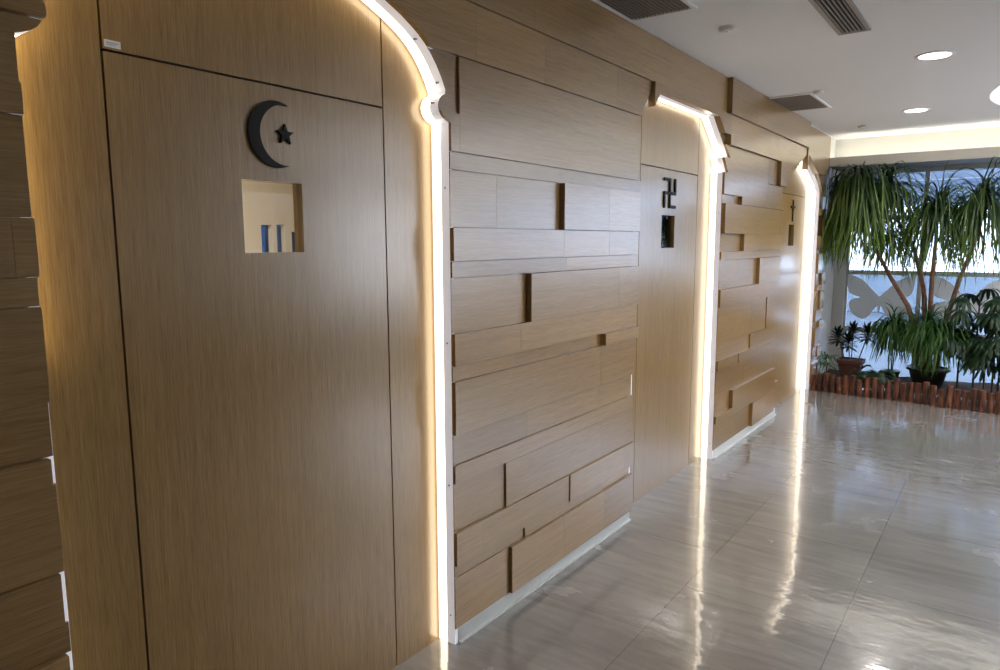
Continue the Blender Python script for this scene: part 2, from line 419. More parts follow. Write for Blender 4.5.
# between doorway 2 and doorway 3
row(2.27, 2.47, (4.965, 7.15, .042), (7.15, 7.95, .052), (7.95, 8.3, .012))
row(1.93, 2.27, (4.85, 6.0, .018)); 
row(2.068, 2.27, (6.0, 6.25, .018), (6.25, 7.2, .050)); row(1.93, 2.068, (6.0, 7.0, .018))
row(1.867, 1.93, (4.85, 5.29, .003), (5.29, 7.0, .034))
row(1.655, 1.867, (4.85, 7.0, .032))
row(1.527, 1.655, (4.85, 5.38, .003), (5.38, 7.0, .032))
row(1.467, 1.527, (4.85, 7.0, .014))
row(1.255, 1.467, (4.85, 5.82, .003), (5.82, 6.9, .030))
row(1.125, 1.255, (4.85, 6.9, .020))
row(.855, 1.125, (4.85, 6.14, .006), (6.14, 6.9, .014))
row(.737, .855, (4.85, 5.70, .003), (5.70, 6.9, .016))
row(.662, .737, (4.85, 5.39, .020), (5.39, 6.9, .026))
row(.466, .662, (4.85, 6.9, .006))
row(.325, .466, (4.85, 5.27, .002), (5.27, 6.62, .030))
row(.266, .325, (4.85, 6.6, .020))
row(.065, .266, (4.85, 5.80, .002), (5.80, 6.66, .030))
# beyond doorway 3 and left of doorway 1
lv = [.065, .28, .333, .47, .668, .742, .864, 1.072, 1.133, 1.257, 1.467, 1.53, 1.655, 1.865, 1.93, 2.068, 2.27]
dep = [.03, .006, .02, .035, .004, .03, .006, .034, .012, .03, .004, .036, .004, .026, .008, .03]
for i, (a, b) in enumerate(zip(lv, lv[1:])):
    row(a, b, (7.7, 8.12, dep[i]), (8.12, 8.3, dep[(i + 3) % 16]))
dl = [.022, .006, .014, .022, .006, .018, .010, .024, .006, .020, .010, .026, .012, .022, .006, .024]
for i, (a, b) in enumerate(zip(lv, lv[1:])):
    row(a, b, (Y0, -.4 + .3 * ((i * 7) % 5) / 5, dl[(i + 5) % 16]), (-.4 + .3 * ((i * 7) % 5) / 5, 1.0, dl[i]))
bm = bmesh.new(); tonel(bm)
for (a, b, z0, z1, d, *tn) in P:
    d = max(d, .002) + (0 if tn else .0005 * random.random())
    # veneer joints: long planks are laid up from leaves of slightly different tone
    if not tn and b - a > .75 and z1 - z0 > .12:
        nj = 1; cs = sorted(a + (b - a) * random.uniform(.25, .8) for _ in range(nj)); ys = [a] + [q for q in cs if all(abs(q - d_['c']) > .7 for d_ in DOORS)] + [b]
        t0 = rt()
        for p_, q_ in zip(ys, ys[1:]):
            slab(bm, p_, q_, z0 + .0008, z1 - .0008, 0.0, d, off=(.013 if (z0, z1) in ((1.072, 1.133), (.742, .864), (.47, .668), (1.867, 1.93)) else .002) if z1 < 2.0 and b <= 1.01 else .0, tone=min(1, max(0, t0 + random.uniform(-.3, .3))))
        continue
    slab(bm, a, b, z0 + .0008, z1 - .0008, 0.0, d, off=(.013 if (z0, z1) in ((1.072, 1.133), (.742, .864), (.47, .668), (1.867, 1.93)) else .002) if z1 < 2.0 and b <= 1.01 else .0, tone=tn[0] if tn else rt())
struct(obj('wall_left_oak_cladding', bm, M['plank']))
o = bpy.data.objects['wall_left_oak_cladding']; b_ = o.modifiers.new('bevel', 'BEVEL'); b_.width = .0007; b_.segments = 1; b_.limit_method = 'ANGLE'
for i, (a, b) in enumerate(((YB, .60), (2.0, 3.545), (4.945, 6.60), (7.945, 8.35))):
    bm = bmesh.new(); box(bm, 0, .006, a, b, 0, .065); box(bm, 0, .018, a, b, 0, .008)
    struct(obj('baseboard_left', bm, M['base']))
bm = bmesh.new(); box(bm, 0, .02, YB, 8.3, H - .006, H); struct(obj('trim_1', bm, M['white']))

# ------------------------------------------------------------------ doorways
def ring(bm, d, o0, o1, x0, x1, t0=None, t1=None, zmin=0, mi=0, side=0, zsplit=None):
    """closed band following the doorway outline, o0 inner offset .. o1 outer offset, x0..x1"""
    c = d['c']; o = d['o']
    pts = [(c + w, z) for w, z in o] 
    left = [(c - w, z) for w, z in o[::-1]]
    if o[-1][0] == 0: left = left[1:]
    full = pts + left
    # per-vertex outward normals (mitred)
    nrm = []
    for i in range(len(full)):
        n_ = Vector((0, 0))
        for a, b in ((i - 1, i), (i, i + 1)):
            if a < 0 or b >= len(full): continue
            e = Vector((full[b][0] - full[a][0], full[b][1] - full[a][1]))
            if e.length < 1e-6: continue
            e.normalize(); n_ += Vector((e.y, -e.x))
        n_.normalize(); nrm.append(n_)
    def seg(lo, hi):
        pr = None
        for i in range(lo, hi):
            p, n_ = full[i], nrm[i]
            e0 = (p[0] + n_.x * o0, max(p[1] + n_.y * o0, 0)); e1 = (p[0] + n_.x * o1, max(p[1] + n_.y * o1, 0))
            cur = [bm.verts.new((x0, *e0)), bm.verts.new((x1, *e0)), bm.verts.new((x1, *e1)), bm.verts.new((x0, *e1))]
            if pr:
                for k in range(4): bm.faces.new((pr[k], pr[(k + 1) % 4], cur[(k + 1) % 4], cur[k])).material_index = mi
            else: bm.faces.new(cur[::-1]).material_index = mi
            pr = cur
        bm.faces.new(pr).material_index = mi
    seg(0, len(full))
def hole_panel(bm, x0, x1, y0, y1, z0, z1, hy0, hy1, hz0, hz1):
    box(bm, x0, x1, y0, hy0, z0, z1); box(bm, x0, x1, hy1, y1, z0, z1); box(bm, x0, x1, hy0, hy1, z0, hz0); box(bm, x0, x1, hy0, hy1, hz1, z1)
leafs = [(.828, 1.736), (3.785, 4.683), (6.785, 7.675)]
glaz = [(1.180, 1.388, 1.572, 1.780), (4.100, 4.305, 1.560, 1.764), (7.12, 7.32, 1.555, 1.76)]
for i, d in enumerate(DOORS):
    name = 'door_%d' % (i + 1); c = d['c']
    r = bpy.data.objects.new(name, None); COL.objects.link(r); r['kind'] = 'structure'; r.location = (0, 0, 0)
    a, b = leafs[i]; g = glaz[i]; top = 2.056 if i == 0 else 2.045
    bm = bmesh.new(); hole_panel(bm, -REC - .045, -REC, a, b, 0, top - .003, *g)
    leaf = obj('door_leaf', bm, M['door'], r, norm=False)
    bm = bmesh.new(); box(bm, -REC - .03, -REC - .024, g[0] - .01, g[1] + .01, g[2] - .01, g[3] + .01)
    gp = obj('glass_pane', bm, M['glass'], leaf); gp['label'] = 'small square glass pane'
    bm = bmesh.new()
    box(bm, -REC - .03, -REC, a, b, top + .003, H); 
    obj('transom_panel', bm, M['door'], r)
    for (p, q) in ((c - .95, a - .006), (b + .006, c + .95)):
        bm = bmesh.new(); box(bm, -REC - .03, -REC, p, q, 0, H); obj('side_panel', bm, M['door'], r)
    # dark rebate behind the joints
    bm = bmesh.new()
    for (p, q, z0, z1) in ((a - .02, a + .003, 0, H), (b - .003, b + .02, 0, H)): box(bm, -REC - .05, -REC - .012, p, q, z0, z1)
    box(bm, -REC - .05, -REC - .012, a, b, top - .006, top + .02)
    obj('door_rebate', bm, M['gap'], r)
    # lit lining of the doorway
    bm = bmesh.new(); ring(bm, d, 0, .02, -REC + .045, .0015); jl = obj('doorway_lining', bm, M['acrylic'], r); jl['label'] = 'white lacquered lining of the doorway edge'
    bm = bmesh.new(); ring(bm, d, 0.001, .02, -REC + .011, -REC + .044)
    ls = obj('light_strip', bm, M['strip'] if i == 0 else M['strip_dim'], r); ls['label'] = 'glowing light strip following the doorway outline'
    bm = bmesh.new(); ring(bm, d, 0.0, .02, -REC + .001, -REC + .0105); obj('diffuser_rim', bm, M['rim'], ls)
    if i == 0:          # the foot of the left-hand run is dead
        me = ls.data; me.materials.append(M['strip_off'])
        bm2 = bmesh.new(); bm2.from_mesh(me)
        bmesh.ops.bisect_plane(bm2, geom=bm2.verts[:] + bm2.edges[:] + bm2.faces[:], plane_co=(0, 0, 1.33), plane_no=(0, 0, 1))
        for f in bm2.faces:
            cc = f.calc_center_median()
            if cc.z < 1.33 and cc.y < c: f.material_index = 1
        bm2.to_mesh(me); bm2.free()
    bm = bmesh.new()
    scr = [(.0, .12), (.0, .66), (.0, 1.22), (.0, 1.80)]
    for s in (-1, 1):
        for _, z in scr:
            w = hw(d, z); cyl(bm, (-.018, c + s * (w + .001), z), (-.018, c + s * (w - .002), z), .004, n=8)
    if i == 0:
        for w, z in ((.655, 2.168), (.545, 2.293), (.629, 2.095)):
            cyl(bm, (-.018, c + w - .0, z), (-.018, c + w - .012, z - .003), .004, n=8)
    sc_ = obj('screws', bm, M['screw'], jl)
# emblem of door 1: crescent and star
def emblem(name, polys, parent_name, x0=-REC, th=.010):
    bm = bmesh.new()
    for p in polys: prism(bm, p, x0, x0 + th)
    return obj(name, bm, M['black'], bpy.data.objects[parent_name])
yc, zc = 1.300, 1.915; y2, r2 = 1.3295, .0872
tip = math.atan2(.0863, .041)
outer = [(yc + .0955 * math.cos(t), zc + .0955 * math.sin(t)) for t in [tip + (2 * PI - 2 * tip) * k / 40 for k in range(41)]]
tip2 = math.atan2(.0863, 1.341 - y2)
inner = [(y2 + r2 * math.cos(t), zc + r2 * math.sin(t)) for t in [(2 * PI - tip2) - (2 * PI - 2 * tip2) * k / 36 for k in range(1, 36)]]
# build the crescent as quads between the arcs
bm = bmesh.new()
n = 40
O_ = [(yc + .0955 * math.cos(t), zc + .0955 * math.sin(t)) for t in [tip + (2 * PI - 2 * tip) * k / n for k in range(n + 1)]]
I_ = [(y2 + r2 * math.cos(t), zc + r2 * math.sin(t)) for t in [tip2 + (2 * PI - 2 * tip2) * k / n for k in range(n + 1)]]
V = [[bm.verts.new((x, *p)) for p in q] for q in (O_, I_) for x in (-REC, -REC + .010)]
for k in range(n):
    bm.faces.new((V[1][k], V[1][k + 1], V[3][k + 1], V[3][k])); bm.faces.new((V[0][k], V[0][k + 1], V[1][k + 1], V[1][k])); bm.faces.new((V[2][k], V[2][k + 1], V[3][k + 1], V[3][k]))
D1 = bpy.data.objects['door_1']; D1L = [c for c in D1.children if c.name.startswith('door_leaf')][0]
e = obj('crescent_emblem', bm, M['black'], D1L); e['label'] = 'black crescent moon'
bm = bmesh.new()
prism(bm, [(1.330 + (.031 if k % 2 == 0 else .0125) * math.cos(PI / 2 + PI * k / 5), 1.918 + (.031 if k % 2 == 0 else .0125) * math.sin(PI / 2 + PI * k / 5)) for k in range(10)], -REC, -REC + .010)
e = obj('star_emblem', bm, M['black'], D1L); e['label'] = 'small black five-pointed star'
bm = bmesh.new(); box(bm, -REC, -REC + .001, .832, .870, 2.064, 2.081); lb = obj('paper_label', bm, M['label'], [c for c in D1.children if c.name.startswith('transom')][0]); lb['label'] = 'small white paper sticker at the corner'
bm = bmesh.new(); box(bm, -REC + .001, -REC + .0013, .836, .864, 2.0735, 2.0755); box(bm, -REC + .001, -REC + .0013, .836, .858, 2.0695, 2.0710); obj('print', bm, M['ink'], lb)
# door 2: left-facing temple symbol
D2 = bpy.data.objects['door_2']; D2L = [c for c in D2.children if c.name.startswith('door_leaf')][0]
bm = bmesh.new(); u = .0185; cy, cz = 4.205, 1.900; x0 = -REC; x1 = -REC + .010; k5 = 5 * u
for q in ((-.5, .5, -5, 5), (-5, 5, -.5, .5), (-5, -.5, 4, 5), (.5, 5, -5, -4), (4, 5, .5, 5), (-5, -4, -5, -.5)):
    box(bm, x0, x1, cy + q[0] * u, cy + q[1] * u, cz + q[2] * u, cz + q[3] * u)
e = obj('temple_symbol', bm, M['black'], D2L); e['label'] = 'black left-facing temple symbol'
D3 = bpy.data.objects['door_3']; D3L = [c for c in D3.children if c.name.startswith('door_leaf')][0]
bm = bmesh.new(); box(bm, x0, x1, 7.212, 7.232, 1.79, 1.995); box(bm, x0, x1, 7.15, 7.212, 1.918, 1.938); box(bm, x0, x1, 7.232, 7.294, 1.918, 1.938)
e = obj('cross_emblem', bm, M['black'], D3L); e['label'] = 'black Latin cross'

# ------------------------------------------------------------------ rooms behind the doors
def room(name, y0, y1, m_, xw=-3.2, win=None):
    bm = bmesh.new()
    box(bm, xw, -.25, y0 - .1, y0, 0, 2.6); box(bm, xw, -.25, y1, y1 + .1, 0, 2.6); box(bm, xw, -.25, y0, y1, 2.6, 2.7)
    if win:
        ys = [y0] + [v for w in win for v in (w[0], w[1])] + [y1]
        for a, b in zip(ys[0::2], ys[1::2]): box(bm, xw - .1, xw, a, b, 0, 2.6)
        for w in win: box(bm, xw - .1, xw, w[0], w[1], 0, w[2]); box(bm, xw - .1, xw, w[0], w[1], w[3], 2.6)
    else: box(bm, xw - .1, xw, y0, y1, 0, 2.6)
    struct(obj(name, bm, m_))
    if win:
        bm = bmesh.new()
        for w in win: box(bm, xw - .06, xw - .055, w[0], w[1], w[2], w[3])
        struct(obj('window_8', bm, M['blueglass']))
    bm = bmesh.new(); box(bm, xw, -.13, y0, y1, -.05, 0); struct(obj('floor_' + name[5:], bm, M['roomfloor']))
room('wall_first_prayer_room', -.6, 4.0, M['room'], -3.0, [(3.27, 3.37, 1.35, 1.74), (3.41, 3.49, 1.35, 1.745), (3.55, 3.62, 1.42, 1.69)])
room('wall_second_prayer_room', 4.1, 6.9, M['roombrown'])
room('wall_third_prayer_room', 7.0, 8.3, M['room'])
bm = bmesh.new()
for k in range(9):
    a = -2.9 + .19 * k; prism_pts = [(a, .9), (a + .03, .9), (a + 1.03, 2.3), (a + 1.0, 2.3)]
    v = [bm.verts.new((p[0], 6.86, p[1])) for p in prism_pts]; w = [bm.verts.new((p[0], 6.89, p[1])) for p in prism_pts]
    bm.faces.new(v); bm.faces.new(w[::-1])
    for q in range(4): bm.faces.new((v[q], v[(q + 1) % 4], w[(q + 1) % 4], w[q]))
o = obj('lattice_screen', bm, M['roomlat']); tag(o, 'slanted lattice seen through the pane of the middle door', 'screen')
lamp('first_room_lamp', 'AREA', (-1.6, 1.8, 2.58), LAMP['room1'], (1, .86, .66), .8)
lamp('second_room_lamp', 'AREA', (-1.2, 6.1, 2.58), LAMP['room2'] * 2.2, (1, .8, .55), .5)
lamp('third_room_lamp', 'AREA', (-1.2, 7.7, 2.58), LAMP['room2'] * 1.5, (1, .8, .55), .5)

# ------------------------------------------------------------------ far end: header with cove, window, planter
bm = bmesh.new()
box(bm, 0.0, XR, 8.30, 8.33, 2.39, 2.488)            # front
struct(obj('trim_2', bm, M['header']))
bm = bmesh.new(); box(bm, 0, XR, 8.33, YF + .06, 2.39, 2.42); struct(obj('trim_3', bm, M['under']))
bm = bmesh.new(); box(bm, 0, XR, 8.60, 8.66, 2.42, H + .35); box(bm, 0, XR, 8.66, YF + .1, 2.42, 2.75); struct(obj('wall_end_upper', bm, M['cream']))
bm = bmesh.new(); box(bm, .02, XR - .02, 8.36, 8.39, 2.425, 2.455)
o = obj('cove_light', bm, M['cove']); tag(o, 'long cove light strip hidden on the ledge above the window', 'cove light')
bm = bmesh.new(); box(bm, 0, .125, YF - .04, YF + .1, 0, 2.39); struct(obj('trim_4', bm, M['wall_w'], bevel=.004))
# windows of the end wall
def end_window(i, x0, x1):
    w = bpy.data.objects.new('window_%d' % i, None); COL.objects.link(w); w['kind'] = 'structure'
    y0, y1 = YF - .02, YF + .03
    bm = bmesh.new()
    box(bm, x0, x0 + .025, y0, y1, .02, 2.39); box(bm, x1 - .02, x1, y0, y1, .02, 2.39)
    for z0, z1 in ((1.83, 1.885), (1.215, 1.265), (.55, .605), (.02, .07), (2.34, 2.39)): box(bm, x0 + .025, x1 - .02, y0, y1, z0, z1)
    obj('window_frame', bm, M['alu'], w)
    bm = bmesh.new()
    for z0, z1 in ((1.885, 2.34), (1.265, 1.83), (.605, 1.215), (.07, .55)): box(bm, x0 + .025, x1 - .02, YF, YF + .006, z0, z1)
    obj('glass_pane', bm, M['glass'], w)
xs = [.125, .87, 1.78, 2.69, 3.60, 4.51, XR]
for i in range(6): end_window(i + 1, xs[i], xs[i + 1])
bm = bmesh.new(); box(bm, 1.80, XR, YF - .04, YF - .021, 0, 1.215); struct(obj('wall_end_light_block', bm, M['wall_w']))  # unseen low wall, added to darken what the lower planks reflect
# butterfly-shaped boards on the panes
def butterfly(cx, cz, s, label, y=YF - .012):
    half = [(0, .02), (.06, .10), (.26, .30), (.50, .56), (.80, .72), (1.0, .76), (1.0, .42), (.90, .12), (.58, -.01), (.86, -.10), (.92, -.34), (.77, -.60), (.52, -.74), (.30, -.66), (.12, -.36), (.04, -.30), (.025, -.48), (0, -.52)]
    def sm(p):
        out = []
        for i in range(len(p) - 1):
            a, b = Vector(p[i]), Vector(p[i + 1]); pa = Vector(p[max(i - 1, 0)]); nb = Vector(p[min(i + 2, len(p) - 1)])
            for k in range(4):
                t = k / 4; out.append(.5 * ((2 * a) + (b - pa) * t + (2 * pa - 5 * a + 4 * b - nb) * t * t + (3 * a - pa - 3 * b + nb) * t ** 3))
        out.append(Vector(p[-1])); return out
    h = sm(half); bm = bmesh.new()
    pts = [(q.x, q.y) for q in h] + [(-q.x, q.y) for q in h[::-1][1:-1]]
    a = [bm.verts.new((cx + p[0] * s, y, cz + p[1] * s)) for p in pts]; b = [bm.verts.new((cx + p[0] * s, y + .010, cz + p[1] * s)) for p in pts]
    from mathutils.geometry import tessellate_polygon
    for t3 in tessellate_polygon([[Vector((p[0], p[1], 0)) for p in pts]]):
        bm.faces.new([a[k] for k in t3]); bm.faces.new([b[k] for k in t3[::-1]])
    for k in range(len(pts)): bm.faces.new((a[k], a[(k + 1) % len(pts)], b[(k + 1) % len(pts)], b[k]))
    o = obj('butterfly_board', bm, M['film']); tag(o, label, 'window decoration', 'butterfly shapes on the end window'); return o
butterfly(.485, .955, .335, 'white butterfly cut-out on the window pane nearest the oak wall')
butterfly(1.33, .955, .335, 'white butterfly cut-out on the second window pane, behind the tall palm trunks')

# outdoors: terrace under a banded canopy
bm = bmesh.new(); box(bm, -8, 14, YF + .1, 40, -.1, -.02); struct(obj('terrace_ground', bm, M['conc']))
bm = bmesh.new()
box(bm, -3.5, 2.1, YF + .3, 26, 2.72, 2.80)
struct(obj('terrace_canopy', bm, M['canopy']))
bm = bmesh.new()
for k, y in enumerate((10.2, 12.3, 15.5, 20.0)): box(bm, -3.5, 2.1, y, y + (1.0, 1.3, 2.0, 3.0)[k], 2.60, 2.72)
struct(obj('terrace_canopy_beams', bm, M['canopy_d']))
for k, (x, y) in enumerate([(x, y) for y in (11.75, 14.5) for x in (-1.6, -.6, .4, 1.4, 2.4)]):
    bm = bmesh.new(); cyl(bm, (0, 0, 0), (0, 0, .03), .06, n=16); o = obj('terrace_downlight', bm, M['downl']); o.location = (x, y, 2.685)
    tag(o, 'small round lamp under the terrace canopy outside the window', 'light', 'lamps under the terrace canopy')
bm = bmesh.new(); box(bm, -6, 2.1, 17.6, 17.8, 0, .9); struct(obj('terrace_parapet', bm, M['para']))

# ------------------------------------------------------------------ out-of-frame hall walls with tall windows (daylight)
bm = bmesh.new()
for a, b in ((YB, 6.3), (7.3, 7.5)): box(bm, XR, XR + .15, a, b, 0, H + .35)
box(bm, XR, XR + .15, YB, YF + .1, 2.2, H + .35); box(bm, XR, XR + .15, YB, YF + .1, -.06, .7); box(bm, XR, XR + .15, 8.4, YF + .1, 0, H)
struct(obj('wall_right', bm, M['wall_w']))
bm = bmesh.new(); box(bm, -.2, XR, YB - .1, YB, 0, H + .35); struct(obj('wall_back', bm, M['wall_w']))

# ------------------------------------------------------------------ ceiling fittings
def downlight(loc, label):
    t = thing('downlight', label, 'ceiling light', loc, 'round downlights in the corridor ceiling')
    bm = bmesh.new(); lathe(bm, [(.083, 0), (.083, -.004), (.100, -.007), (.108, -.003), (.108, 0)], 32); obj('trim_ring', bm, M['white'], t, True)
    bm = bmesh.new(); lathe(bm, [(.082, -.0045), (.082, -.006), (.02, -.0065)], 32); obj('lens', bm, M['downl'], t)
    l = lamp('downlight_beam', 'SPOT', (loc[0], loc[1], loc[2] - .012), LAMP['down_w'] * 4, (1, .95, .90), .085)
downlight((1.214, 5.088, H), 'larger bright round downlight, nearer the camera')
downlight((.918, 7.079, H), 'smaller bright round downlight, nearer the end window')
for x, y in ((1.45, 3.1), (3.4, 5.1), (3.4, 7.0)):  # extra downlights outside the view, added for their light
    downlight((x, y, H), 'round downlight added out of view for more light in the corridor')
def sensor(x, y, r, label):
    t = thing('ceiling_sensor', label, 'ceiling sensor', (x, y, H), 'small white ceiling discs')
    bm = bmesh.new(); lathe(bm, [(r, 0), (r * 1.05, -.016), (r * .98, -.021), (r * .3, -.023)], 24); obj('cover', bm, M['white'], t, True)
    bm = bmesh.new(); lathe(bm, [(r * .28, -.022), (r * .28, -.025), (r * .1, -.026)], 16); obj('sensor_tip', bm, M['white'], t, True)
sensor(.392, 3.776, .040, 'small white ceiling disc nearest the camera, beside the large square grille')
sensor(.418, 5.746, .036, 'small white ceiling disc at the corner of the middle air grille')
sensor(.399, 7.724, .034, 'small white ceiling disc nearest the end window')
def grille(x0, x1, y0, y1, label, kind):
    t = thing('air_vent', label, 'air vent', ((x0 + x1) / 2, (y0 + y1) / 2, H))
    a, b = (x1 - x0) / 2, (y1 - y0) / 2; f = .022
    bm = bmesh.new()
    for q in ((-a, a, -b, -b + f), (-a, a, b - f, b), (-a, -a + f, -b + f, b - f), (a - f, a, -b + f, b - f)): box(bm, q[0], q[1], q[2], q[3], -.010, 0)
    obj('vent_frame', bm, M['frame_g'] if kind == 'slot' else M['ceil'], t, bevel=.002)
    bm = bmesh.new(); box(bm, -a + f, a - f, -b + f, b - f, -.002, 0); obj('backing', bm, M['gap'], t)
    bm = bmesh.new()
    if kind == 'slot':
        n = 6
        for k in range(n):
            x = -a + f + (2 * a - 2 * f) * (k + .5) / n; box(bm, x - .003, x + .003, -b + f, b - f, -.009, -.002)
    else:
        nx = int((2 * a - 2 * f) / .020); ny = int((2 * b - 2 * f) / .020)
        for k in range(1, nx): x = -a + f + (2 * a - 2 * f) * k / nx; box(bm, x - .0032, x + .0032, -b + f, b - f, -.008, -.002)
        for k in range(1, ny): y = -b + f + (2 * b - 2 * f) * k / ny; box(bm, -a + f, a - f, y - .0032, y + .0032, -.0085, -.002)
    g = obj('grille', bm, M['grille'] if kind != 'slot' else M['frame_g'], t)
grille(.035, .385, 2.72, 3.375, 'square-mesh brown air grille nearest the camera, beside the oak wall', 'mesh')
grille(.025, .370, 5.76, 6.46, 'farther brown mesh air grille beside the oak wall', 'mesh')
grille(.835, .995, 3.05, 4.26, 'narrow slotted air vent out in the ceiling', 'slot')

# ------------------------------------------------------------------ planter: logs, soil, plants
bm = bmesh.new()
import itertools
nx, ny = 40, 14
vs = [[bm.verts.new((.01 + (XR - .1) * i / nx, 7.99 + (YF - .05 - 7.99) * j / ny, .085 + .02 * math.sin(i * 2.1 + j) * math.cos(j * 1.7 + i * .6))) for j in range(ny + 1)] for i in range(nx + 1)]
for i in range(nx):
    for j in range(ny): bm.faces.new((vs[i][j], vs[i + 1][j], vs[i + 1][j + 1], vs[i][j + 1]))
o = obj('planter_soil', bm, M['soil'], smooth=True); tag(o, 'dark soil filling the planter behind the log edging', 'soil', kind='stuff')
random.seed(11)
LOGX = [812, 824, 831, 838, 844, 851, 857, 863.5, 870, 877, 884, 892, 900, 907.5, 912, 919.5, 929, 934, 940, 947.5, 956, 964, 972, 980, 988, 997]
hts = [.17, .19, .205, .20, .18, .20, .215, .175, .205, .215, .17, .19, .225, .185, .20, .205, .225, .20, .17, .22, .19, .185, .215, .21, .19, .21]
def floor_y(x):
    pts = [(0, 7.96), (.04, 7.95), (.52, 7.885), (.875, 7.90), (1.22, 7.84), (1.7, 7.80), (2.2, 7.83), (3, 7.86)]
    for (a, b), (c, d) in zip(pts, pts[1:]):
        if a <= x <= c: return b + (d - b) * (x - a) / (c - a)
    return pts[-1][1]
k = 0; x = .045; where = ['beside the white door lining', 'below the small spider plant', 'below the terracotta pot', 'below the broad low leaves', 'below the drooping palm clump', 'below the left rim of the black pot', 'below the middle of the black pot', 'right of the black pot', 'below the dark fan palm', 'below the rightmost plants']
while x < 2.05:
    h = hts[k % 26]; r = .0275 + .0025 * random.random()
    bm = bmesh.new()
    prof = [(r * .97, 0), (r, .02), (r * (.97 + .05 * random.random()), h * .5), (r * .99, h - .006), (r * .9, h)]
    lathe(bm, prof, 14)
    for v in bm.verts:
        t = math.atan2(v.co.y, v.co.x); s = 1 + .05 * math.sin(3 * t + k) + .03 * math.sin(7 * t + 2 * k); v.co.x *= s; v.co.y *= s
    o = obj('edging_log', bm, M['log'], smooth=False); o.location = (x, floor_y(x), 0); o.rotation_euler = (random.uniform(-.02, .02), random.uniform(-.02, .02), random.random() * 6)
    hh = 'short' if h < .18 else ('tall' if h > .21 else 'medium')
    tag(o, '%s reddish brown upright log in the planter edging, number %d counted from the oak wall' % (hh, k + 1), 'log', 'upright logs edging the planter')
    k += 1; x += .0655

def leaf_ribbon(bm, pts, width, side, fold=.25, tones=(0, 1), prof=None):
    """ribbon along pts; side = sideways direction"""
    L = tonel(bm); n = len(pts); prev = None
    for i, p in enumerate(pts):
        s = i / (n - 1)
        w = width * (prof(s) if prof else (min(1, .45 + 2.2 * s) * (1 - s ** 3) ** .7))
        d = (pts[min(i + 1, n - 1)] - pts[max(i - 1, 0)]).normalized(); sd = (side - d * side.dot(d)).normalized(); nn = sd.cross(d)
        w = max(w, .0004)
        cur = [bm.verts.new(p + sd * w / 2 + nn * w * fold), bm.verts.new(p), bm.verts.new(p - sd * w / 2 + nn * w * fold)]
        if prev:
            t = tones[0] + (tones[1] - tones[0]) * s ** 1.7
            for a in (0, 1):
                f = bm.faces.new((prev[a], prev[a + 1], cur[a + 1], cur[a])); f[L] = t; f.smooth = True
        prev = cur
def droop(p, az, el, length, sag, n=10, wob=.0, hang=.97):
    d = Vector((math.cos(az) * math.cos(el), math.sin(az) * math.cos(el), math.sin(el))); pts = [p.copy()]; st = length / n; hg = random.uniform(.935, .997)
    for i in range(n):
        pts.append(pts[-1] + d * st)
        d = d + Vector((0, 0, -sag * st * 2.2)) + Vector((random.gauss(0, wob), random.gauss(0, wob), 0)) ; d.normalize()
        if d.z < -hg:
            k = math.sqrt((1 - hg * hg) / max(1e-9, d.x * d.x + d.y * d.y)); d.x *= k; d.y *= k; d.z = -hg
    return pts
LIM = (.02, YF - .05)
def crown(name, c, n, length, width, mat_, parent, sag=4, el=(.1, 1.35), seed=1, tone=(0, .8), azf=None, stem=None):
    ox, oy, oz = parent.location
    random.seed(seed); bm = bmesh.new(); tonel(bm)
    for i in range(n):
        az = azf() if azf else random.random() * 2 * PI
        e = random.uniform(*el); l = length * random.uniform(.65, 1.05)
        p0 = Vector(c) + Vector((random.gauss(0, .02), random.gauss(0, .02), random.uniform(-.07, .05)))
        pts = droop(p0, az, e, l, sag * random.uniform(.45, 1.35), 11, .065)
        xm = .045 + .03 * random.random() - ox
        for q in pts: q.x = max(q.x, xm); q.y = min(q.y, YF - .06 - oy); q.z = min(q.z, 2.36 + .03 * random.random() - oz); q.z = max(q.z, .12 - oz)
        side = Vector((-math.sin(az), math.cos(az), 0)) + Vector((random.gauss(0, .3), random.gauss(0, .3), 0))
        t1 = tone[1] * random.uniform(.4, 1.2); leaf_ribbon(bm, pts, width * random.uniform(.75, 1.2), side, .2, (tone[0], min(1, t1)))
    return obj(name, bm, mat_, parent, norm=False)
# ponytail palm in the black pot: trunks, four hanging heads, shoots at the foot
PP = thing('ponytail_palm', 'tall multi-trunked palm with long drooping strap leaves in a black pot', 'potted palm', (1.055, 8.38, .09))
def loc(p): return (p[0] - 1.055, p[1] - 8.38, p[2] - .09)
bm = bmesh.new(); lathe(bm, [(.13, 0), (.165, .13), (.172, .17), (.200, .175), (.202, .20), (.185, .20), (.175, .185), (.02, .18)], 28); obj('pot', bm, M['blackpot'], PP, True)
bm = bmesh.new(); lathe(bm, [(.17, .178), (.16, .188), (.02, .196)], 20); obj('potting_soil', bm, M['soil'], PP, True)
trunks = [[(.98, 8.38, .26), (.93, 8.36, .62), (.84, 8.34, .92), (.66, 8.33, 1.22), (.45, 8.30, 1.62), (.27, 8.28, 2.12)],
          [(1.03, 8.40, .26), (1.00, 8.42, .70), (.96, 8.42, 1.10), (.85, 8.42, 1.50), (.66, 8.40, 1.85), (.60, 8.40, 2.08)],
          [(1.07, 8.36, .26), (1.04, 8.36, .75), (1.03, 8.36, 1.2), (1.04, 8.34, 1.6), (1.03, 8.34, 1.88)],
          [(1.12, 8.42, .26), (1.16, 8.44, .7), (1.26, 8.44, 1.2), (1.37, 8.42, 1.6), (1.41, 8.40, 1.92)]]
for t in trunks:
    bm = bmesh.new(); n = len(t); tube(bm, [loc(p) for p in t], [.030 - .016 * i / (n - 1) for i in range(n)], 10); obj('trunk', bm, M['bark'], PP, True)
crown('leaf_head', loc((.31, 8.22, 2.20)), 460, 1.12, .015, M['palm'], PP, 5.0, (-.1, 1.45), 3, (0, 1.0))
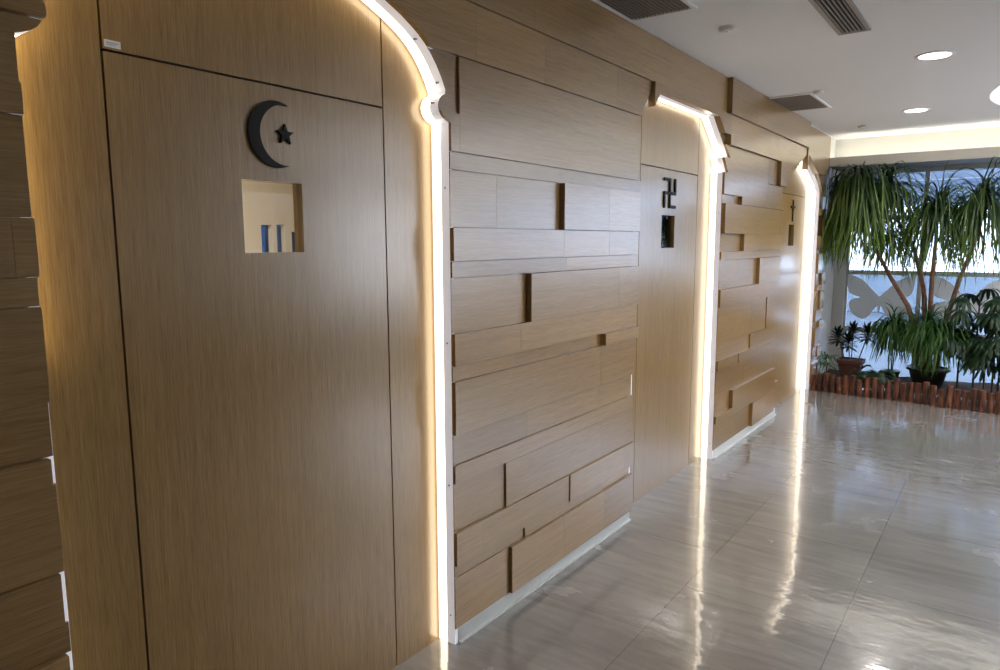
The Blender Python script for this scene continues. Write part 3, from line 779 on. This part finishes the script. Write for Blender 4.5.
crown('leaf_head', loc((.58, 8.34, 2.12)), 200, .78, .014, M['palm'], PP, 3.2, (-.1, 1.5), 4, (0, .5))
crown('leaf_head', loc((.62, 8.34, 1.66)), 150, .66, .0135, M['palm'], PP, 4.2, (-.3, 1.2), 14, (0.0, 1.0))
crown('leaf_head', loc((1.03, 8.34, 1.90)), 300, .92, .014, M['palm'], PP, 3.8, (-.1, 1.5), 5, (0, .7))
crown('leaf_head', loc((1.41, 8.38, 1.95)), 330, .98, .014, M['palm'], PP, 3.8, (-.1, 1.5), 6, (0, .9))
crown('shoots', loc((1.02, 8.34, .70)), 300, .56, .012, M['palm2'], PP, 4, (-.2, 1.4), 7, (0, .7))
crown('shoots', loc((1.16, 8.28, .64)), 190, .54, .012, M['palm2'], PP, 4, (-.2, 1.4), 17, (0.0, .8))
# drooping clump left of the black pot
CP = thing('areca_palm', 'low fountain of drooping fresh green leaves left of the black pot', 'plant', (.71, 8.40, .09))
bm = bmesh.new(); lathe(bm, [(.07, 0), (.09, .11), (.10, .115), (.10, .13), (.085, .13), (.01, .12)], 20); obj('pot', bm, M['blackpot'], CP, True)
bm = bmesh.new()
for k in range(5): a = k * 1.3; tube(bm, [(.02 * math.cos(a), .02 * math.sin(a), .12), (.03 * math.cos(a), .03 * math.sin(a), .4), (.04 * math.cos(a), .04 * math.sin(a), .58)], [.007, .006, .004], 6)
obj('stems', bm, M['palm2'], CP)
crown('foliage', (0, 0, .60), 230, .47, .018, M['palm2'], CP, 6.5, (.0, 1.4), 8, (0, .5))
# terracotta pot with three dark compact dracaenas
TP = thing('potted_dracaena', 'square terracotta pot with three dark rosettes on canes beside the window frame', 'potted plant', (.335, 8.34, .09))
bm = bmesh.new(); lathe(bm, [(.085, 0), (.118, .17), (.118, .185), (.132, .186), (.134, .225), (.120, .225), (.116, .20), (.01, .195)], 32, sq=.25)
obj('pot', bm, M['terracotta'], TP)
bm = bmesh.new(); lathe(bm, [(.112, .195), (.10, .215), (.01, .225)], 20); obj('potting_soil', bm, M['soil'], TP, True)
for k, (dx, dz, s) in enumerate(((-.145, .45, 1.35), (-.04, .40, 1.35), (.0, .52, 1.2), (.145, .50, 1.45))):
    bm = bmesh.new(); tube(bm, [(dx * .45, 0, .2), (dx * .6, .01, .28), (dx, 0, dz)], [.007, .006, .006], 6); c_ = obj('cane', bm, M['bark'], TP, True)
    random.seed(40 + k); bm = bmesh.new(); tonel(bm)
    for q in range(46):
        az = q * 2.4; z = dz - .05 + .11 * q / 46; e = -.2 + 1.45 * q / 46; l = .095 * s * (1 - .25 * q / 46)
        leaf_ribbon(bm, droop(Vector((dx, 0, z)), az, e, l, 2.5, 5), .026, Vector((-math.sin(az), math.cos(az), 0)), .25, (0, random.random()))
    obj('rosette', bm, M['dark'], TP, norm=False)
# small spider plant in the corner
SP = thing('spider_plant', 'small spiky plant with arching narrow leaves in the corner by the oak wall', 'plant', (.135, 8.12, .09))
bm = bmesh.new(); tube(bm, [(0, 0, 0), (0, 0, .12), (.005, 0, .20)], [.008, .007, .006], 6); obj('stem', bm, M['bark'], SP)
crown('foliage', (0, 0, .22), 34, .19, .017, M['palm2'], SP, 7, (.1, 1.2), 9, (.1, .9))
# low broad leaves
def broad(name, label, cat, loc_, n, size, mat_, seed, rise=.16, spread=.12):
    t = thing(name, label, cat, loc_); random.seed(seed); bm = bmesh.new(); tonel(bm); st = bmesh.new()
    for i in range(n):
        az = random.random() * 2 * PI; r = spread * random.random() ** .5; h = rise * random.uniform(.3, 1)
        base = Vector((0, 0, 0)); q = Vector((r * math.cos(az), r * math.sin(az), h)); tube(st, [base, q * .5 + Vector((0, 0, h * .3)), q], [.004, .003, .002], 5)
        l = size * random.uniform(.7, 1.15)
        leaf_ribbon(bm, droop(q, az + random.gauss(0, .4), random.uniform(-.2, .5), l, 6, 7), l * .42, Vector((-math.sin(az), math.cos(az), random.gauss(0, .3))), .15, (random.random() * .6, random.random()), prof=lambda s: max(0, math.sin(PI * min(1, s * .96 + .02)) ** .75))
    obj('stems', st, M['palm2'], t); obj('foliage', bm, mat_, t, norm=False); return t
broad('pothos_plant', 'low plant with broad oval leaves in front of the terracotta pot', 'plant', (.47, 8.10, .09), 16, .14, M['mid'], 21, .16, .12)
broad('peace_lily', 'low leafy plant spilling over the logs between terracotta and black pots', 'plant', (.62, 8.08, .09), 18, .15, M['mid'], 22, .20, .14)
# dark fan palms at the right
def fan_palm(name, label, loc_, canes, seed, size=.27):
    t = thing(name, label, 'palm', loc_); random.seed(seed)
    for (dx, dy, h) in canes:
        pt = bmesh.new(); top = Vector((dx, dy, h)); tube(pt, [(dx, dy, 0), (dx, dy, h * .5), top], [.010, .009, .008], 7)
        bm = bmesh.new(); tonel(bm)
        for k in range(13):
            az = k * 2.4 + random.random(); z = h * random.uniform(.45, 1.0); l = random.uniform(.14, .26)
            p0 = Vector((dx, dy, z)); e = random.uniform(.1, .8); p1 = p0 + Vector((math.cos(az) * math.cos(e), math.sin(az) * math.cos(e), math.sin(e))) * l
            tube(pt, [p0, (p0 + p1) / 2 + Vector((0, 0, .02)), p1], [.004, .003, .003], 5)
            nf = 7
            for q in range(nf):
                a2 = az + (q - (nf - 1) / 2) * .42
                leaf_ribbon(bm, droop(p1, a2, random.uniform(-.15, .25), size * random.uniform(.8, 1.1) * (1 - .05 * abs(q - 3)), 5, 7), .036, Vector((-math.sin(a2), math.cos(a2), .1)), .18, (random.random() * .4, random.random() * .8), prof=lambda s: (min(1, .3 + 2 * s)) * (1 - s ** 5) ** .6)
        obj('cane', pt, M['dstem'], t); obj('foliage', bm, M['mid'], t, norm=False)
    return t
fan_palm('lady_palm', 'dark fan palm with thin black canes right of the black pot', (1.42, 8.34, .09), [(-.10, 0, .70), (.03, .05, 1.02), (.12, -.02, .82)], 31)
fan_palm('fan_palm', 'glossy fan palm cut off by the right edge of the picture', (1.66, 8.16, .09), [(0, 0, .60), (.10, .05, 1.0), (-.05, .12, .40)], 32, .24)
